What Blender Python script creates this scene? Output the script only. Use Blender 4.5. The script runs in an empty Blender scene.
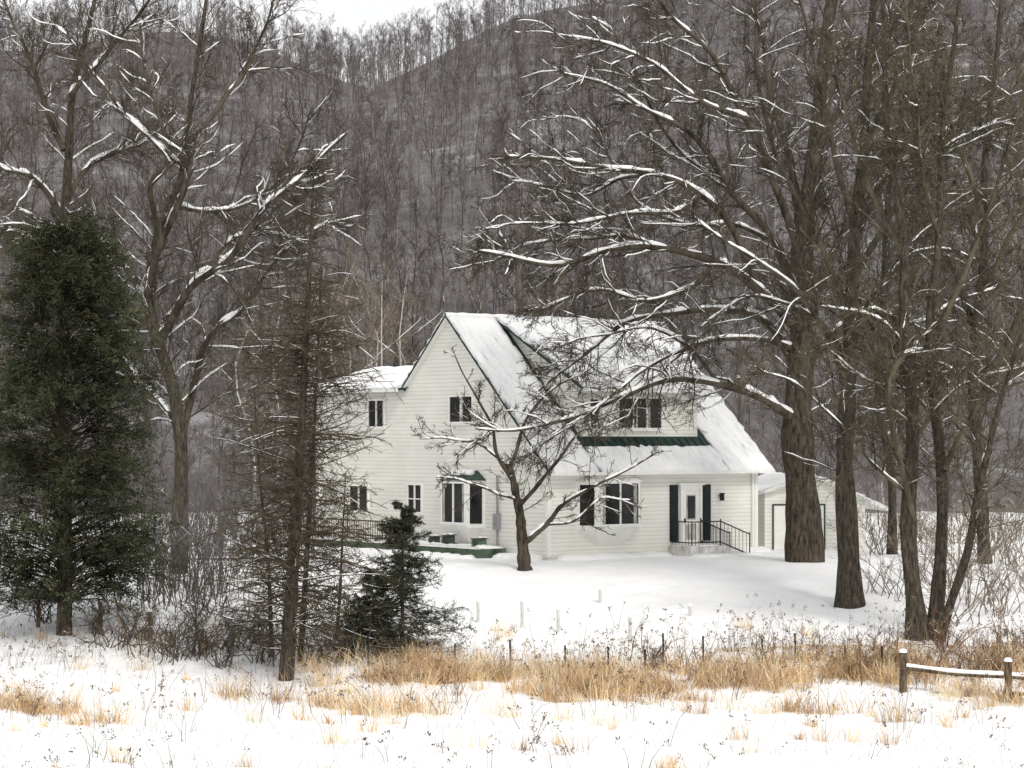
import bpy, math, numpy as np
from math import radians, sin, cos, pi
from mathutils import Vector
rng = np.random.default_rng(7)
S = bpy.context.scene
COL = S.collection
F = 2240.0
ZC = 4.3
HZ = 440.0

# ------------------------------------------------------------------ terrain
def gz(x, y):
    x = np.asarray(x, float); y = np.asarray(y, float)
    b = np.interp(y, [-100, 30, 45, 56, 60, 78, 100, 118, 130], [-2.2, -2.25, -2.3, -2.22, -1.85, 0, 0.05, 1.0, 1.6])
    s = np.clip((y - 112) / 288, 0, 1)
    R = np.interp(x, [-300, -80, -45, -25, 0, 50, 300], [66, 72, 72, 68, 79, 92, 98])
    h = R * (s ** 1.02) + s * (2.5 * np.sin(x * .045 + y * .012) + 1.5 * np.sin(x * .11 - y * .03 + 1))
    h = h + np.clip((y - 400) / 300, 0, 1) * 6
    near = .04 * np.sin(x * 1.3 + .7 * y) * np.sin(y * .9 - x * .4) + .03 * np.sin(x * 3.1 + 1) * np.sin(y * 2.7 + x) + .08 * np.sin(x * .35 + 1) * np.sin(y * .28) + .02 * np.sin(x * 5.3 + y * 2) * np.sin(y * 4.9 - x * 2.2)
    flat = np.clip(np.abs(y - 88) / 10 - .6, 0, 1)
    return b + h + near * flat
def W(px, py, Y):
    return np.array([(px - 512) * Y / F, Y, ZC + (HZ - py) * Y / F])
def G(px, Y):
    x = (px - 512) * Y / F
    return np.array([x, Y, float(gz(x, Y))])

# ------------------------------------------------------------------ materials
def newmat(name):
    m = bpy.data.materials.new(name); m.use_nodes = True
    nt = m.node_tree; b = nt.nodes["Principled BSDF"]
    b.inputs["Roughness"].default_value = .8
    b.inputs["Specular IOR Level"].default_value = .2
    return m, nt, b
def noise(nt, scale, detail=3, vec=None, rough=.6):
    n = nt.nodes.new("ShaderNodeTexNoise"); n.inputs["Scale"].default_value = scale
    n.inputs["Detail"].default_value = detail; n.inputs["Roughness"].default_value = rough
    if vec is not None: nt.links.new(vec, n.inputs["Vector"])
    return n
def ramp(nt, fac, stops):
    r = nt.nodes.new("ShaderNodeValToRGB"); e = r.color_ramp.elements
    while len(e) < len(stops): e.new(.5)
    for i, (p, c) in enumerate(stops):
        e[i].position = p; e[i].color = (*c, 1)
    nt.links.new(fac, r.inputs["Fac"]); return r
def objvec(nt, sc=(1, 1, 1)):
    t = nt.nodes.new("ShaderNodeTexCoord"); m = nt.nodes.new("ShaderNodeMapping")
    m.inputs["Scale"].default_value = sc; nt.links.new(t.outputs["Object"], m.inputs["Vector"]); return m.outputs["Vector"]
def bump(nt, b, h, strength=.5, dist=.05):
    n = nt.nodes.new("ShaderNodeBump"); n.inputs["Strength"].default_value = strength; n.inputs["Distance"].default_value = dist
    nt.links.new(h, n.inputs["Height"]); nt.links.new(n.outputs["Normal"], b.inputs["Normal"])
def mixc(nt, fac, a, b_):
    m = nt.nodes.new("ShaderNodeMix"); m.data_type = 'RGBA'
    if isinstance(fac, float): m.inputs[0].default_value = fac
    else: nt.links.new(fac, m.inputs[0])
    for s, v in ((m.inputs[6], a), (m.inputs[7], b_)):
        if isinstance(v, tuple): s.default_value = (*v, 1)
        else: nt.links.new(v, s)
    return m.outputs[2]
def bark(name, c1, c2, c3=None, sc=3, furrow=False):
    m, nt, b = newmat(name); v = objvec(nt, (sc, sc, sc * .22))
    n = noise(nt, 2.5, 5 if furrow else 2, v, .75)
    st = [(.36, c1), (.6, c2)] + ([(.75, c3)] if c3 else [])
    r = ramp(nt, n.outputs["Fac"], st); nt.links.new(r.outputs["Color"], b.inputs["Base Color"])
    if furrow: bump(nt, b, n.outputs["Fac"], 1, .12)
    b.inputs["Roughness"].default_value = .95; b.inputs["Specular IOR Level"].default_value = .05; return m
def plain(name, c, rough=.6, var=.15, sc=4, metal=0):
    m, nt, b = newmat(name); n = noise(nt, sc, 3, objvec(nt))
    r = ramp(nt, n.outputs["Fac"], [(.3, tuple(k * (1 - var) for k in c)), (.7, tuple(min(1, k * (1 + var)) for k in c))])
    nt.links.new(r.outputs["Color"], b.inputs["Base Color"]); b.inputs["Roughness"].default_value = rough
    b.inputs["Metallic"].default_value = metal; return m
def tinted(name, rough=.9):
    m, nt, b = newmat(name); a = nt.nodes.new("ShaderNodeAttribute"); a.attribute_name = "tint"
    nt.links.new(a.outputs["Color"], b.inputs["Base Color"]); b.inputs["Roughness"].default_value = rough
    b.inputs["Specular IOR Level"].default_value = .05; return m
M_oak = bark("oak_bark", (.028, .022, .017), (.125, .104, .08), (.25, .22, .175), 4, True)
M_twig = bark("branch_bark", (.036, .030, .023), (.105, .089, .069), None, 1)
M_grey = bark("grey_bark", (.075, .068, .064), (.165, .152, .145), None, 1)
M_moss = bark("mossy_bark", (.045, .039, .027), (.13, .112, .08), (.15, .14, .085), 1)
M_brown = bark("dark_twig_bark", (.035, .029, .021), (.105, .088, .064), None, 1)
M_trunk2 = bark("ridged_bark", (.028, .023, .018), (.12, .103, .08), (.21, .19, .145), 5, True)
M_birch = bark("pale_bark", (.30, .29, .27), (.55, .53, .50), None, 2)
M_leaf = tinted("evergreen_foliage", .85)
M_straw = tinted("dry_grass_straw", .9)
M_woods = tinted("distant_bark_haze", 1)
def snowmat(name, bs=.35, det=3, streak=False):
    m, nt, b = newmat(name); v = objvec(nt)
    n = noise(nt, 1.2, det, v, .6)
    st = [(.3, (.82, .83, .84)), (.6, (.90, .90, .90))]
    if streak: n = noise(nt, 1.6, 5, objvec(nt, (1.6, .5, .5)), .75); st = [(.28, (.42, .43, .43)), (.40, (.78, .79, .80)), (.58, (.90, .90, .90))]
    r = ramp(nt, n.outputs["Fac"], st)
    nt.links.new(r.outputs["Color"], b.inputs["Base Color"])
    if bs: bump(nt, b, noise(nt, 3.5, 4, v, .65).outputs["Fac"], bs, .08)
    b.inputs["Roughness"].default_value = .75; return m
M_snow = snowmat("snow", .5); M_bsnow = snowmat("branch_snow", 0, 1); M_rsnow = snowmat("thin_roof_snow", .5, 3, True)
def siding():
    m, nt, b = newmat("white_clapboard"); t = nt.nodes.new("ShaderNodeTexCoord"); sx = nt.nodes.new("ShaderNodeSeparateXYZ")
    nt.links.new(t.outputs["Object"], sx.inputs[0])
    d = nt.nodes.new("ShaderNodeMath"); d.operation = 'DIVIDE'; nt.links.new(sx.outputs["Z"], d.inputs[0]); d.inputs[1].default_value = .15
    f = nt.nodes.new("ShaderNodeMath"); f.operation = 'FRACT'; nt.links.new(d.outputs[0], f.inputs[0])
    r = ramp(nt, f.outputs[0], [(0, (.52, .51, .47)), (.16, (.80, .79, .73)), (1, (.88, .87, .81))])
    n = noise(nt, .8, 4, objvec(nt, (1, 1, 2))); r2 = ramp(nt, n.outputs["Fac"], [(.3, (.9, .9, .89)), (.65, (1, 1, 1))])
    mm = nt.nodes.new("ShaderNodeMix"); mm.data_type = 'RGBA'; mm.blend_type = 'MULTIPLY'; mm.inputs[0].default_value = 1
    nt.links.new(r.outputs["Color"], mm.inputs[6]); nt.links.new(r2.outputs["Color"], mm.inputs[7])
    nt.links.new(mm.outputs[2], b.inputs["Base Color"])
    bump(nt, b, f.outputs[0], .4, .02); b.inputs["Roughness"].default_value = .55; return m
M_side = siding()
M_trim = plain("white_trim", (.82, .82, .78), .5, .05)
M_green = plain("green_metal_roof", (.016, .038, .030), .45, .4)
M_dkgreen = plain("dark_green_paint", (.012, .022, .020), .5, .3)
M_glass = plain("window_glass", (.022, .022, .022), .1, .6, 1.2)
M_curt = plain("curtain_cloth", (.40, .39, .35), .8, .4, 3)
M_black = plain("black_iron", (.015, .015, .017), .5, .2)
M_conc = plain("snowy_concrete", (.6, .59, .57), .9, .3, 3)
M_metalbox = plain("grey_metal", (.3, .31, .32), .5, .1)
M_dkmetal = plain("dark_grey_metal", (.05, .06, .055), .5, .2)
M_wood = bark("weathered_wood", (.045, .032, .022), (.16, .12, .08), None, 4)
M_stake = plain("white_stake_paint", (.55, .55, .51), .6, .15)
M_deck = plain("green_deck_paint", (.09, .13, .09), .8, .5, 2)

# ------------------------------------------------------------------ mesh helpers
def link(o, parent=None):
    COL.objects.link(o)
    if parent is not None: o.parent = parent
    return o
def arrmesh(name, V, Fc, mat, smooth=True, tint=None):
    V = np.asarray(V, np.float32).reshape(-1, 3); Fc = np.asarray(Fc, np.int32); k = Fc.shape[1]
    me = bpy.data.meshes.new(name); me.vertices.add(len(V)); me.vertices.foreach_set("co", V.ravel())
    me.loops.add(Fc.size); me.loops.foreach_set("vertex_index", Fc.ravel())
    me.polygons.add(len(Fc)); me.polygons.foreach_set("loop_start", np.arange(0, Fc.size, k, dtype=np.int32))
    me.polygons.foreach_set("use_smooth", np.full(len(Fc), smooth))
    if tint is not None:
        a = me.color_attributes.new("tint", 'FLOAT_COLOR', 'POINT')
        c = np.ones((len(V), 4), np.float32); c[:, :3] = tint; a.data.foreach_set("color", c.ravel())
    me.update(calc_edges=True); me.materials.append(mat); return me
def arrobj(name, V, Fc, mat, parent=None, smooth=True, tint=None):
    return link(bpy.data.objects.new(name, arrmesh(name, V, Fc, mat, smooth, tint)), parent)
def empty(name, loc, label, cat, group=None, rz=0):
    o = bpy.data.objects.new(name, None); o.empty_display_size = .3; o.location = [float(a) for a in loc]; o.rotation_euler = (0, 0, rz)
    COL.objects.link(o); o["label"] = label; o["category"] = cat
    if group: o["group"] = group
    return o
def cat(parts):
    V = []; Q = []; o = 0
    for v, f in parts:
        v = v.reshape(-1, 3); V.append(v); Q.append(f + o); o += len(v)
    return np.concatenate(V), np.concatenate(Q)
def nrm(a): return a / (np.linalg.norm(a, axis=-1, keepdims=True) + 1e-9)
def tubes(P, R, s):
    m, n, _ = P.shape; T = nrm(np.gradient(P, axis=1)); mean = nrm(P[:, -1] - P[:, 0])
    ref = np.where(np.abs(mean[:, 2:3]) > .75, np.array([[1., .1, 0]]), np.array([[0, .1, 1.]]))[:, None, :]
    if s == 2: ref = nrm(rng.normal(size=(m, 1, 3)))
    A = nrm(np.cross(T, ref)); B = np.cross(T, A)
    if s == 2:
        V = np.stack([P - A * R[..., None], P + A * R[..., None]], 2)
        i = np.arange(m)[:, None] * n * 2 + np.arange(n - 1)[None] * 2
        Q = np.stack([i, i + 1, i + 3, i + 2], -1).reshape(-1, 4); return V, Q
    an = np.arange(s) * 2 * pi / s
    V = P[:, :, None] + R[:, :, None, None] * (np.cos(an)[None, None, :, None] * A[:, :, None] + np.sin(an)[None, None, :, None] * B[:, :, None])
    k = np.arange(s); k2 = (k + 1) % s
    base = (np.arange(m)[:, None, None] * n * s + np.arange(n - 1)[None, :, None] * s)
    Q = np.stack([base + k, base + k2, base + k2 + s, base + k + s], -1).reshape(-1, 4); return V, Q
def grow(P, L, R, cnt, t0, t1, lr, a0, a1, n, wander, up, rmin, rk=.02, flat=0., lenf=None):
    m, npp, _ = P.shape
    cnt = np.full(m, cnt) if np.isscalar(cnt) else np.asarray(cnt)
    idx = np.repeat(np.arange(m), cnt); k = len(idx); t = rng.uniform(t0, t1, k)
    f = t * (npp - 1); i = np.minimum(f.astype(int), npp - 2); fr = (f - i)[:, None]
    pos = P[idx, i] * (1 - fr) + P[idx, i + 1] * fr; T = nrm(P[idx, i + 1] - P[idx, i])
    pr = R[idx, i] * (1 - fr[:, 0]) + R[idx, i + 1] * fr[:, 0]
    rv = rng.normal(size=(k, 3)); rv[:, 2] *= (1 - flat); perp = nrm(rv - T * np.sum(rv * T, 1, keepdims=True))
    a = rng.uniform(a0, a1, k)[:, None]; d = np.cos(a) * T + np.sin(a) * perp
    Ln = (L[idx] * lr * (1 - .45 * t) if lenf is None else lenf(t)) * rng.uniform(.5, 1.15, k)
    r0 = np.maximum(rmin, np.minimum(pr * .7, Ln * rk))
    out = [pos]
    for j in range(n - 1):
        pos = pos + d * (Ln / (n - 1))[:, None]; out.append(pos)
        d = d + rng.normal(size=(k, 3)) * wander; d[:, 2] += up; d = nrm(d)
    s = np.linspace(0, 1, n)[None]; r = np.maximum(r0[:, None] * (1 - .7 * s), rmin * .7)
    return np.stack(out, 1), Ln, r
def snowcap(P, R, keep=1., thick=1., sd=4, add=.012, gap=.2):
    m = len(P); sel = rng.random(m) < keep; P = P[sel]; R = R[sel]
    if len(P) == 0: return None
    T = nrm(np.gradient(P, axis=1)); w = np.clip((.92 - np.abs(T[..., 2])) / .3, 0, 1)
    q = rng.random(w.shape); w = w * np.where(q < gap, 0.0, .5 + .6 * q); w[:, 0] *= .3; w[:, -1] *= .3
    rad = w * (.72 * R + add) * thick; C = P.copy(); C[..., 2] += (R * .72 + .006) * w * thick
    return tubes(C, rad, sd)
def cr(pts, n):
    pts = np.array(pts, float); m = len(pts)
    ext = np.vstack([2 * pts[0] - pts[1], pts, 2 * pts[-1] - pts[-2]])
    u = np.linspace(0, m - 1, n); i = np.minimum(u.astype(int), m - 2); t = (u - i)[:, None]
    p0, p1, p2, p3 = ext[i], ext[i + 1], ext[i + 2], ext[i + 3]
    return .5 * ((2 * p1) + (-p0 + p2) * t + (2 * p0 - 5 * p1 + 4 * p2 - p3) * t * t + (-p0 + 3 * p1 - 3 * p2 + p3) * t ** 3)

def snowtree(name, label, Y, limbs, dens=(1.9, 7, 5), lens=(2.4, .42, .5), mt=M_oak, mb=M_twig, up=.03, rmin=.0075, snow=(.75, .3, .05), stems=1, sthick=1.1, clear=2.6, flare=.3, wob=1.6, swob=.8):
    b = limbs[0][0][0]; base = G(b[0], Y); root = empty(name, base, label, "tree")
    N = 34; PL = []; RL = []
    for pts, r0, r1 in limbs:
        w = np.array([W(p[0], p[1], Y + p[2]) for p in pts]); c = cr(w, N)
        ln = np.linalg.norm(c[-1] - c[0]); k = np.linspace(0, 1, N)[:, None]
        for fr in (5, 11, 19): c += np.sin(k * fr + rng.uniform(0, 6, (1, 3))) * (.11 * ln / 8 / (fr ** .6)) * np.minimum(k * 4, 1) * (swob if len(PL) < stems else wob)
        s = np.linspace(0, 1, N); r = (r0 + (r1 - r0) * s ** .85) * (1 + .07 * np.sin(s * 40 + rng.uniform(0, 6)) + .04 * rng.normal(size=N))
        PL.append(c); RL.append(r)
    for i in range(stems):
        PL[i][0][2] = float(gz(PL[i][0][0], PL[i][0][1])) - .15
        RL[i] = RL[i] * (1 + flare * np.exp(-np.linspace(0, 1, N) * 30))
    P = np.array(PL) - base; R = np.array(RL)
    L = np.linalg.norm(np.diff(P, axis=1), axis=2).sum(1)
    c1 = np.maximum(2, (L * dens[0]).astype(int)); c1[:stems] = (c1[:stems] * .8).astype(int)
    P1, L1, R1 = grow(P, L, R, c1, .22, 1., 0, .45, 1.2, 8, .19, up, .015, .011, lenf=lambda t: lens[0] * (1.2 - .6 * t))
    keep = P1[:, 0, 2] > clear; P1, L1, R1 = P1[keep], L1[keep], R1[keep]
    P2, L2, R2 = grow(P1, L1, R1, dens[1], .1, 1., lens[1], .35, 1.05, 5, .18, up, .0095, .010)
    P3, L3, R3 = grow(P2, L2, R2, dens[2], .1, 1., lens[2], .3, .95, 4, .17, up, rmin, .01)
    v, q = tubes(P[:stems], R[:stems], 14)
    arrobj("trunk", v, q, mt, root)
    parts = []
    if len(P) > stems: parts.append(tubes(P[stems:], R[stems:], 9))
    parts += [tubes(P1, R1, 5), tubes(P2, R2, 3), tubes(P3, R3 * 1.15, 2)]
    v, q = cat(parts); arrobj("branches", v, q, mb, root)
    sn = [snowcap(P, R, 1, 1.05 * sthick, 6, .018, .1), snowcap(P1, R1, snow[0], 1.1 * sthick, 4, .012), snowcap(P2, R2, snow[1], .9, 3, .007), snowcap(P3, R3, snow[2], .9, 3, .006)]
    v, q = cat([s for s in sn if s is not None]); arrobj("snow_cover", v, q, M_bsnow, root)
    return root

# ------------------------------------------------------------------ ground
def axis(segs):
    a = []
    for x0, x1, n in segs: a.append(np.linspace(x0, x1, n, endpoint=False))
    a.append([segs[-1][1]]); return np.concatenate(a)
def grassmask(x, y):
    c = 58.8 - .6 * np.sin(x * .4) - .35 * np.sin(x * 1.3)
    band = np.exp(-((y - c) / 1.9) ** 2) * np.clip((x + 6.5) / 2.5, 0, 1) * np.clip((16 - x) / 3, .3, 1)
    band2 = .65 * np.exp(-((y - 54.6) / 2.9) ** 2) * (.5 + .5 * np.sin(x * .7 + y)) ** 2
    strip = 1.1 * np.exp(-((y - 62.7 - .02 * x) / .42) ** 2) * np.clip((x - 4) / 2, 0, 1)
    patch = .5 + .5 * np.sin(x * 1.1 + 1.3 * np.sin(y * .9)) * np.sin(y * 1.7 + x * .5)
    p2 = .5 + .5 * np.sin(x * 2.7 - y * .8 + 1.1 * np.sin(x)) * np.sin(y * 2.9 + x * 1.3)
    return np.clip((band + band2) * (.4 * patch + 1.1 * p2 * patch + .1 * p2) + strip, 0, 1)
def sheet(name, xs, ys, mat, label, catg):
    X, Y = np.meshgrid(xs, ys, indexing='ij'); Z = gz(X, Y); V = np.stack([X, Y, Z], -1).reshape(-1, 3)
    nx, ny = len(xs), len(ys); i = (np.arange(nx - 1)[:, None] * ny + np.arange(ny - 1)[None]).ravel()
    Q = np.stack([i, i + ny, i + ny + 1, i + 1], -1)
    g = grassmask(X, Y).ravel()
    o = arrobj(name, V, Q, mat, None, True, np.stack([g, g, g], -1)); o["kind"] = "structure"; o["label"] = label; o["category"] = catg; return o
xs = axis([(-700, -70, 40), (-70, -26, 40), (-26, 26, 240), (26, 70, 40), (70, 700, 40)])
ysn = axis([(-60, 30, 20), (30, 100, 330), (100, 112, 20)])
ysh = axis([(112, 460, 120), (460, 1500, 40)])
m, nt, b = newmat("snowy_ground"); v = objvec(nt)
n1 = noise(nt, .5, 3, v); sn = ramp(nt, n1.outputs["Fac"], [(.3, (.82, .83, .845)), (.65, (.90, .90, .90))])
n2 = noise(nt, 2.6, 5, v, .75); at = nt.nodes.new("ShaderNodeAttribute"); at.attribute_name = "tint"
ma = nt.nodes.new("ShaderNodeMath"); ma.operation = 'MULTIPLY_ADD'; nt.links.new(at.outputs["Fac"], ma.inputs[0]); ma.inputs[1].default_value = .5; nt.links.new(n2.outputs["Fac"], ma.inputs[2])
rm = ramp(nt, ma.outputs[0], [(.86, (0, 0, 0)), (.99, (1, 1, 1))])
n3 = noise(nt, 9, 3, v, .7); st = ramp(nt, n3.outputs["Fac"], [(.3, (.22, .15, .09)), (.5, (.55, .43, .27)), (.7, (.74, .66, .54))])
nt.links.new(mixc(nt, rm.outputs["Color"], sn.outputs["Color"], st.outputs["Color"]), b.inputs["Base Color"])
bump(nt, b, n2.outputs["Fac"], .6, .12)
sheet("ground", xs, ysn, m, "snow covered yard and rough field with dead grass", "ground")
m, nt, b = newmat("hill_floor"); v = objvec(nt)
n1 = noise(nt, .10, 6, v, .8); sn = ramp(nt, n1.outputs["Fac"], [(.38, (.09, .08, .08)), (.56, (.15, .14, .143)), (.74, (.40, .40, .42))])
nt.links.new(sn.outputs["Color"], b.inputs["Base Color"])
sheet("hill", xs, ysh, m, "steep hillside dusted with snow under leafless woods", "hill")

# ------------------------------------------------------------------ house
TH = radians(38)
house = empty("house", (1.29, 80, 0), "white clapboard farmhouse with snowy green metal roof", "house", None, TH)
def pmesh(name, verts, faces, mat, parent):
    me = bpy.data.meshes.new(name); me.from_pydata([tuple(map(float, v)) for v in verts], [], faces); me.update(); me.materials.append(mat)
    return link(bpy.data.objects.new(name, me), parent)
BF = [(0, 3, 2, 1), (4, 5, 6, 7), (0, 1, 5, 4), (1, 2, 6, 5), (2, 3, 7, 6), (3, 0, 4, 7)]
def boxes(name, bl, mat, parent):
    V = []; Fc = []
    for x0, x1, y0, y1, z0, z1 in bl:
        o = len(V); V += [(x0, y0, z0), (x1, y0, z0), (x1, y1, z0), (x0, y1, z0), (x0, y0, z1), (x1, y0, z1), (x1, y1, z1), (x0, y1, z1)]
        Fc += [tuple(i + o for i in f) for f in BF]
    return pmesh(name, V, Fc, mat, parent)
def slab(name, c, th, mat, parent, off=0, n=1, m=1, jit=0):
    a, b_, c_, d = [np.array(k, float) for k in c]; N = nrm(np.cross(b_ - a, d - a)); N = N if N[2] > 0 else -N
    s = np.linspace(0, 1, n + 1)[:, None, None]; t = np.linspace(0, 1, m + 1)[None, :, None]
    Bt = (a * (1 - s) + b_ * s) * (1 - t) + (d * (1 - s) + c_ * s) * t + N * off
    tk = np.full((n + 1, m + 1), th)
    if jit:
        e = np.zeros((n + 1, m + 1), bool); e[0] = e[-1] = True; e[:, 0] = e[:, -1] = True
        tk = th * (1 + jit * rng.normal(size=tk.shape)); tk = np.clip(tk, th * .4, th * 1.7); tk[e] *= .6
        j = rng.normal(size=(n + 1, m + 1, 1)) * .05; cen = Bt.mean((0, 1)); Bt[e] += (nrm(Bt - cen) * j)[e]
    Tp = Bt + N * tk[..., None]; V = np.concatenate([Bt.reshape(-1, 3), Tp.reshape(-1, 3)]); K = (n + 1) * (m + 1)
    Q = []
    ix = lambda i, j: i * (m + 1) + j
    for i in range(n):
        for j in range(m):
            q = (ix(i, j), ix(i + 1, j), ix(i + 1, j + 1), ix(i, j + 1)); Q.append(q[::-1]); Q.append(tuple(k + K for k in q))
    for i in range(n):
        for j in (0, m): Q.append((ix(i, j), ix(i + 1, j), ix(i + 1, j) + K, ix(i, j) + K))
    for j in range(m):
        for i in (0, n): Q.append((ix(i, j), ix(i, j + 1), ix(i, j + 1) + K, ix(i, j) + K))
    o = pmesh(name, V, Q, mat, parent)
    if jit: o.data.polygons.foreach_set("use_smooth", [True] * len(o.data.polygons))
    return o
EZ = 3.4; RY = 5.9; RZ = 8.93; SL = (RZ - EZ) / RY; LX = 10.35; WY = 11.8; WZ = 6.3; WE = 15.1; WD = 6.0
yw = RY + (RZ - WZ) / SL
V = [(0, 0, -.3), (0, WE, -.3), (0, WE, WZ), (0, yw, WZ), (0, RY, RZ), (0, 0, EZ),
     (LX, 0, -.3), (LX, 0, EZ), (LX, RY, RZ), (LX, WY, EZ), (LX, WY, -.3),
     (WD, WE, -.3), (WD, WE, WZ), (3, WE, 7.15), (WD, WY, -.3), (WD, WY, EZ), (WD, yw, WZ), (WD, WY, WZ)]
pmesh("wall", V, [(0, 1, 2, 3, 4, 5), (0, 5, 7, 6), (6, 7, 8, 9, 10), (1, 11, 12, 13, 2), (11, 14, 17, 12), (14, 10, 9, 15), (15, 17, 16)], M_side, house)
boxes("foundation", [(-.04, LX + .04, -.04, 0.3, -.3, .12), (-.04, .3, .3, WE, -.3, .12)], M_conc, house)
for bb in [(-.03, .12, -.03, .12, .12, EZ - .1), (LX - .12, LX + .03, -.03, .12, .12, EZ - .1), (-.03, .12, WE - .12, WE + .03, .12, WZ - .1)]: boxes("corner_trim", [bb], M_trim, house)
OV = .38; OX = .24; XR = LX + .5
def zr(y): return EZ + SL * y
TR = .06
roof = slab("roof", [(-OX, -OV, zr(-OV)), (XR, -OV, zr(-OV)), (XR, RY, RZ), (-OX, RY, RZ)], TR, M_green, house, .01)
slab("roof", [(-OX, RY, RZ), (XR, RY, RZ), (XR, WY + OV, zr(-OV)), (-OX, yw + .05, RZ - SL * (yw + .05 - RY))], TR, M_green, house, .012)
def snowroof(c, n, m, th=.08): return slab("roof_snow", c, th, M_rsnow, roof, TR + .012, n, m, .35)
snowroof([(-OX + .03, -OV - .03, zr(-OV - .03)), (2.08, -OV - .03, zr(-OV - .03)), (2.08, RY, RZ), (-OX + .03, RY, RZ)], 14, 34)
snowroof([(8.5, -OV - .03, zr(-OV - .03)), (XR + .02, -OV - .03, zr(-OV - .03)), (XR + .02, RY, RZ), (8.5, RY, RZ)], 14, 34)
snowroof([(2.085, -OV - .03, zr(-OV - .03)), (8.49, -OV - .03, zr(-OV - .03)), (8.49, .62, zr(.62)), (2.085, .62, zr(.62))], 34, 6)
snowroof([(-OX, RY + .02, RZ), (XR, RY + .02, RZ), (XR, WY + OV, zr(-OV)), (-OX, yw + .05, RZ - SL * (yw + .05 - RY))], 20, 20)
Pr = np.array([[(x, RY, RZ + .07) for x in np.linspace(-OX, XR, 40)]]); v, q = tubes(Pr, .13 * rng.uniform(.8, 1.15, (1, 40)), 8); arrobj("ridge_snow", v, q, M_rsnow, roof)
for k in range(17):
    x0 = 2.4 + k * .36; slab("roof_rib", [(x0, .55, zr(.55)), (x0 + .03, .55, zr(.55)), (x0 + .03, .99, zr(.99)), (x0, .99, zr(.99))], .03, M_green, roof, TR + .0101)
def rakeboard(y0, z0, y1, z1, x0, x1):
    return slab("rake_soffit", [(x0, y0, z0), (x1, y0, z0), (x1, y1, z1), (x0, y1, z1)], .02, M_trim, house, -.014)
rakeboard(-OV + .02, zr(-OV + .02), RY, RZ, -OX + .02, -.003); rakeboard(RY, RZ, yw, RZ - SL * (yw - RY), -OX + .02, -.003)
DX0, DX1, DY, DZ = 2.32, 8.15, 1.0, 6.33
RT = RZ - .04; dsl = (RT - DZ) / (RY - DY)
dormer = pmesh("dormer", [(DX0, DY, 4.2), (DX1, DY, 4.2), (DX1, DY, DZ), (DX0, DY, DZ), (DX0, RY, RT), (DX1, RY, RT)],
               [(0, 1, 2, 3), (0, 3, 4), (1, 5, 2)], M_side, house)
dz0 = DZ - dsl * .42
droof = slab("dormer_roof", [(DX0 - .24, DY - .42, dz0), (DX1 + .3, DY - .42, dz0), (DX1 + .3, RY - .02, RT), (DX0 - .24, RY - .02, RT)], .07, M_green, house, .02)
slab("roof_snow", [(DX0 - .14, DY - .45, dz0), (DX1 + .32, DY - .45, dz0), (DX1 + .32, RY, RT), (DX0 - .2, RY, RT)], .09, M_rsnow, droof, .093, 26, 24, .35)
wr = slab("wing_roof", [(-OV, yw + .02, WZ - .1), (-OV, WE + .35, WZ - .1), (3, WE + .35, 7.2), (3, RY + (RZ - 7.2) / SL, 7.2)], .08, M_green, house, .01)
slab("roof_snow", [(-OV - .02, yw + .1, WZ - .1), (-OV - .02, WE + .37, WZ - .1), (3, WE + .37, 7.2), (3, RY + (RZ - 7.2) / SL, 7.2)], .11, M_rsnow, wr, .095, 18, 10, .3)
slab("wing_roof", [(3, 7.8, 7.2), (3, WE + .35, 7.2), (WD + OV, WE + .35, WZ - .1), (WD + OV, 8.6, WZ - .1)], .08, M_green, house, .012)
ze = zr(-OV)
boxes("gutter", [(-OX, XR, -OV - .12, -OV - .004, ze - .02, ze + .1)], M_trim, house)
boxes("gutter", [(DX0 - .24, DX1 + .3, DY - .53, DY - .424, dz0 - .03, dz0 + .08)], M_trim, house)
boxes("gutter", [(-OV - .11, -OV - .004, yw + .05, WE + .35, WZ - .13, WZ - .02)], M_trim, house)
boxes("soffit", [(-OX + .02, XR - .02, -OV + .01, -.003, ze - .0, ze + .02)], M_trim, house)
boxes("downspout", [(LX - .33, LX - .25, -.1, -.02, .2, 3.05)], M_trim, house)
boxes("downspout", [(-.1, -.02, WE - .3, WE - .22, .2, 6.15)], M_trim, house)

def window(parent, ax, c, a0, a1, z0, z1, cuts=(), rows=1, curtain=(), fw=.08, snowsill=True):
    def bx(a, a2, d0, d1, za, zb):
        return (a, a2, c - d1, c - d0, za, zb) if ax == 'u' else (c - d1, c - d0, a, a2, za, zb)
    g = boxes("window", [bx(a0, a1, -.02, .035, z0, z1)], M_glass, parent)
    fb = [bx(a0 - fw, a1 + fw, -.01, .085, z1, z1 + fw), bx(a0 - fw, a1 + fw, -.01, .11, z0 - fw, z0), bx(a0 - fw, a0, -.01, .08, z0, z1), bx(a1, a1 + fw, -.01, .08, z0, z1)]
    w = a1 - a0
    for f in cuts: fb.append(bx(a0 + w * f - .035, a0 + w * f + .035, .02, .075, z0, z1))
    for j in range(1, rows):
        z = z0 + (z1 - z0) * j / rows; fb.append(bx(a0, a1, .02, .06, z - .02, z + .02))
    boxes("frame", fb, M_trim, g)
    for f0, f1 in curtain: boxes("curtain", [bx(a0 + w * f0, a0 + w * f1, .0351, .04, z0 + .03, z1 - .03)], M_curt, g)
    if snowsill: boxes("sill_snow", [bx(a0 - fw, a1 + fw, .085, .12, z0 - .001, z0 + .035)], M_snow, g)
    return g
window(house, 'v', 0, 4.45, 5.85, 4.95, 5.92, (.5,), 1, [(.42, .5)])
window(house, 'v', 0, 10.2, 11.25, 4.8, 5.85, (.5,), 1, [(.05, .12)])
window(house, 'v', 0, 11.35, 12.6, 1.45, 2.46, (.5,))
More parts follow.
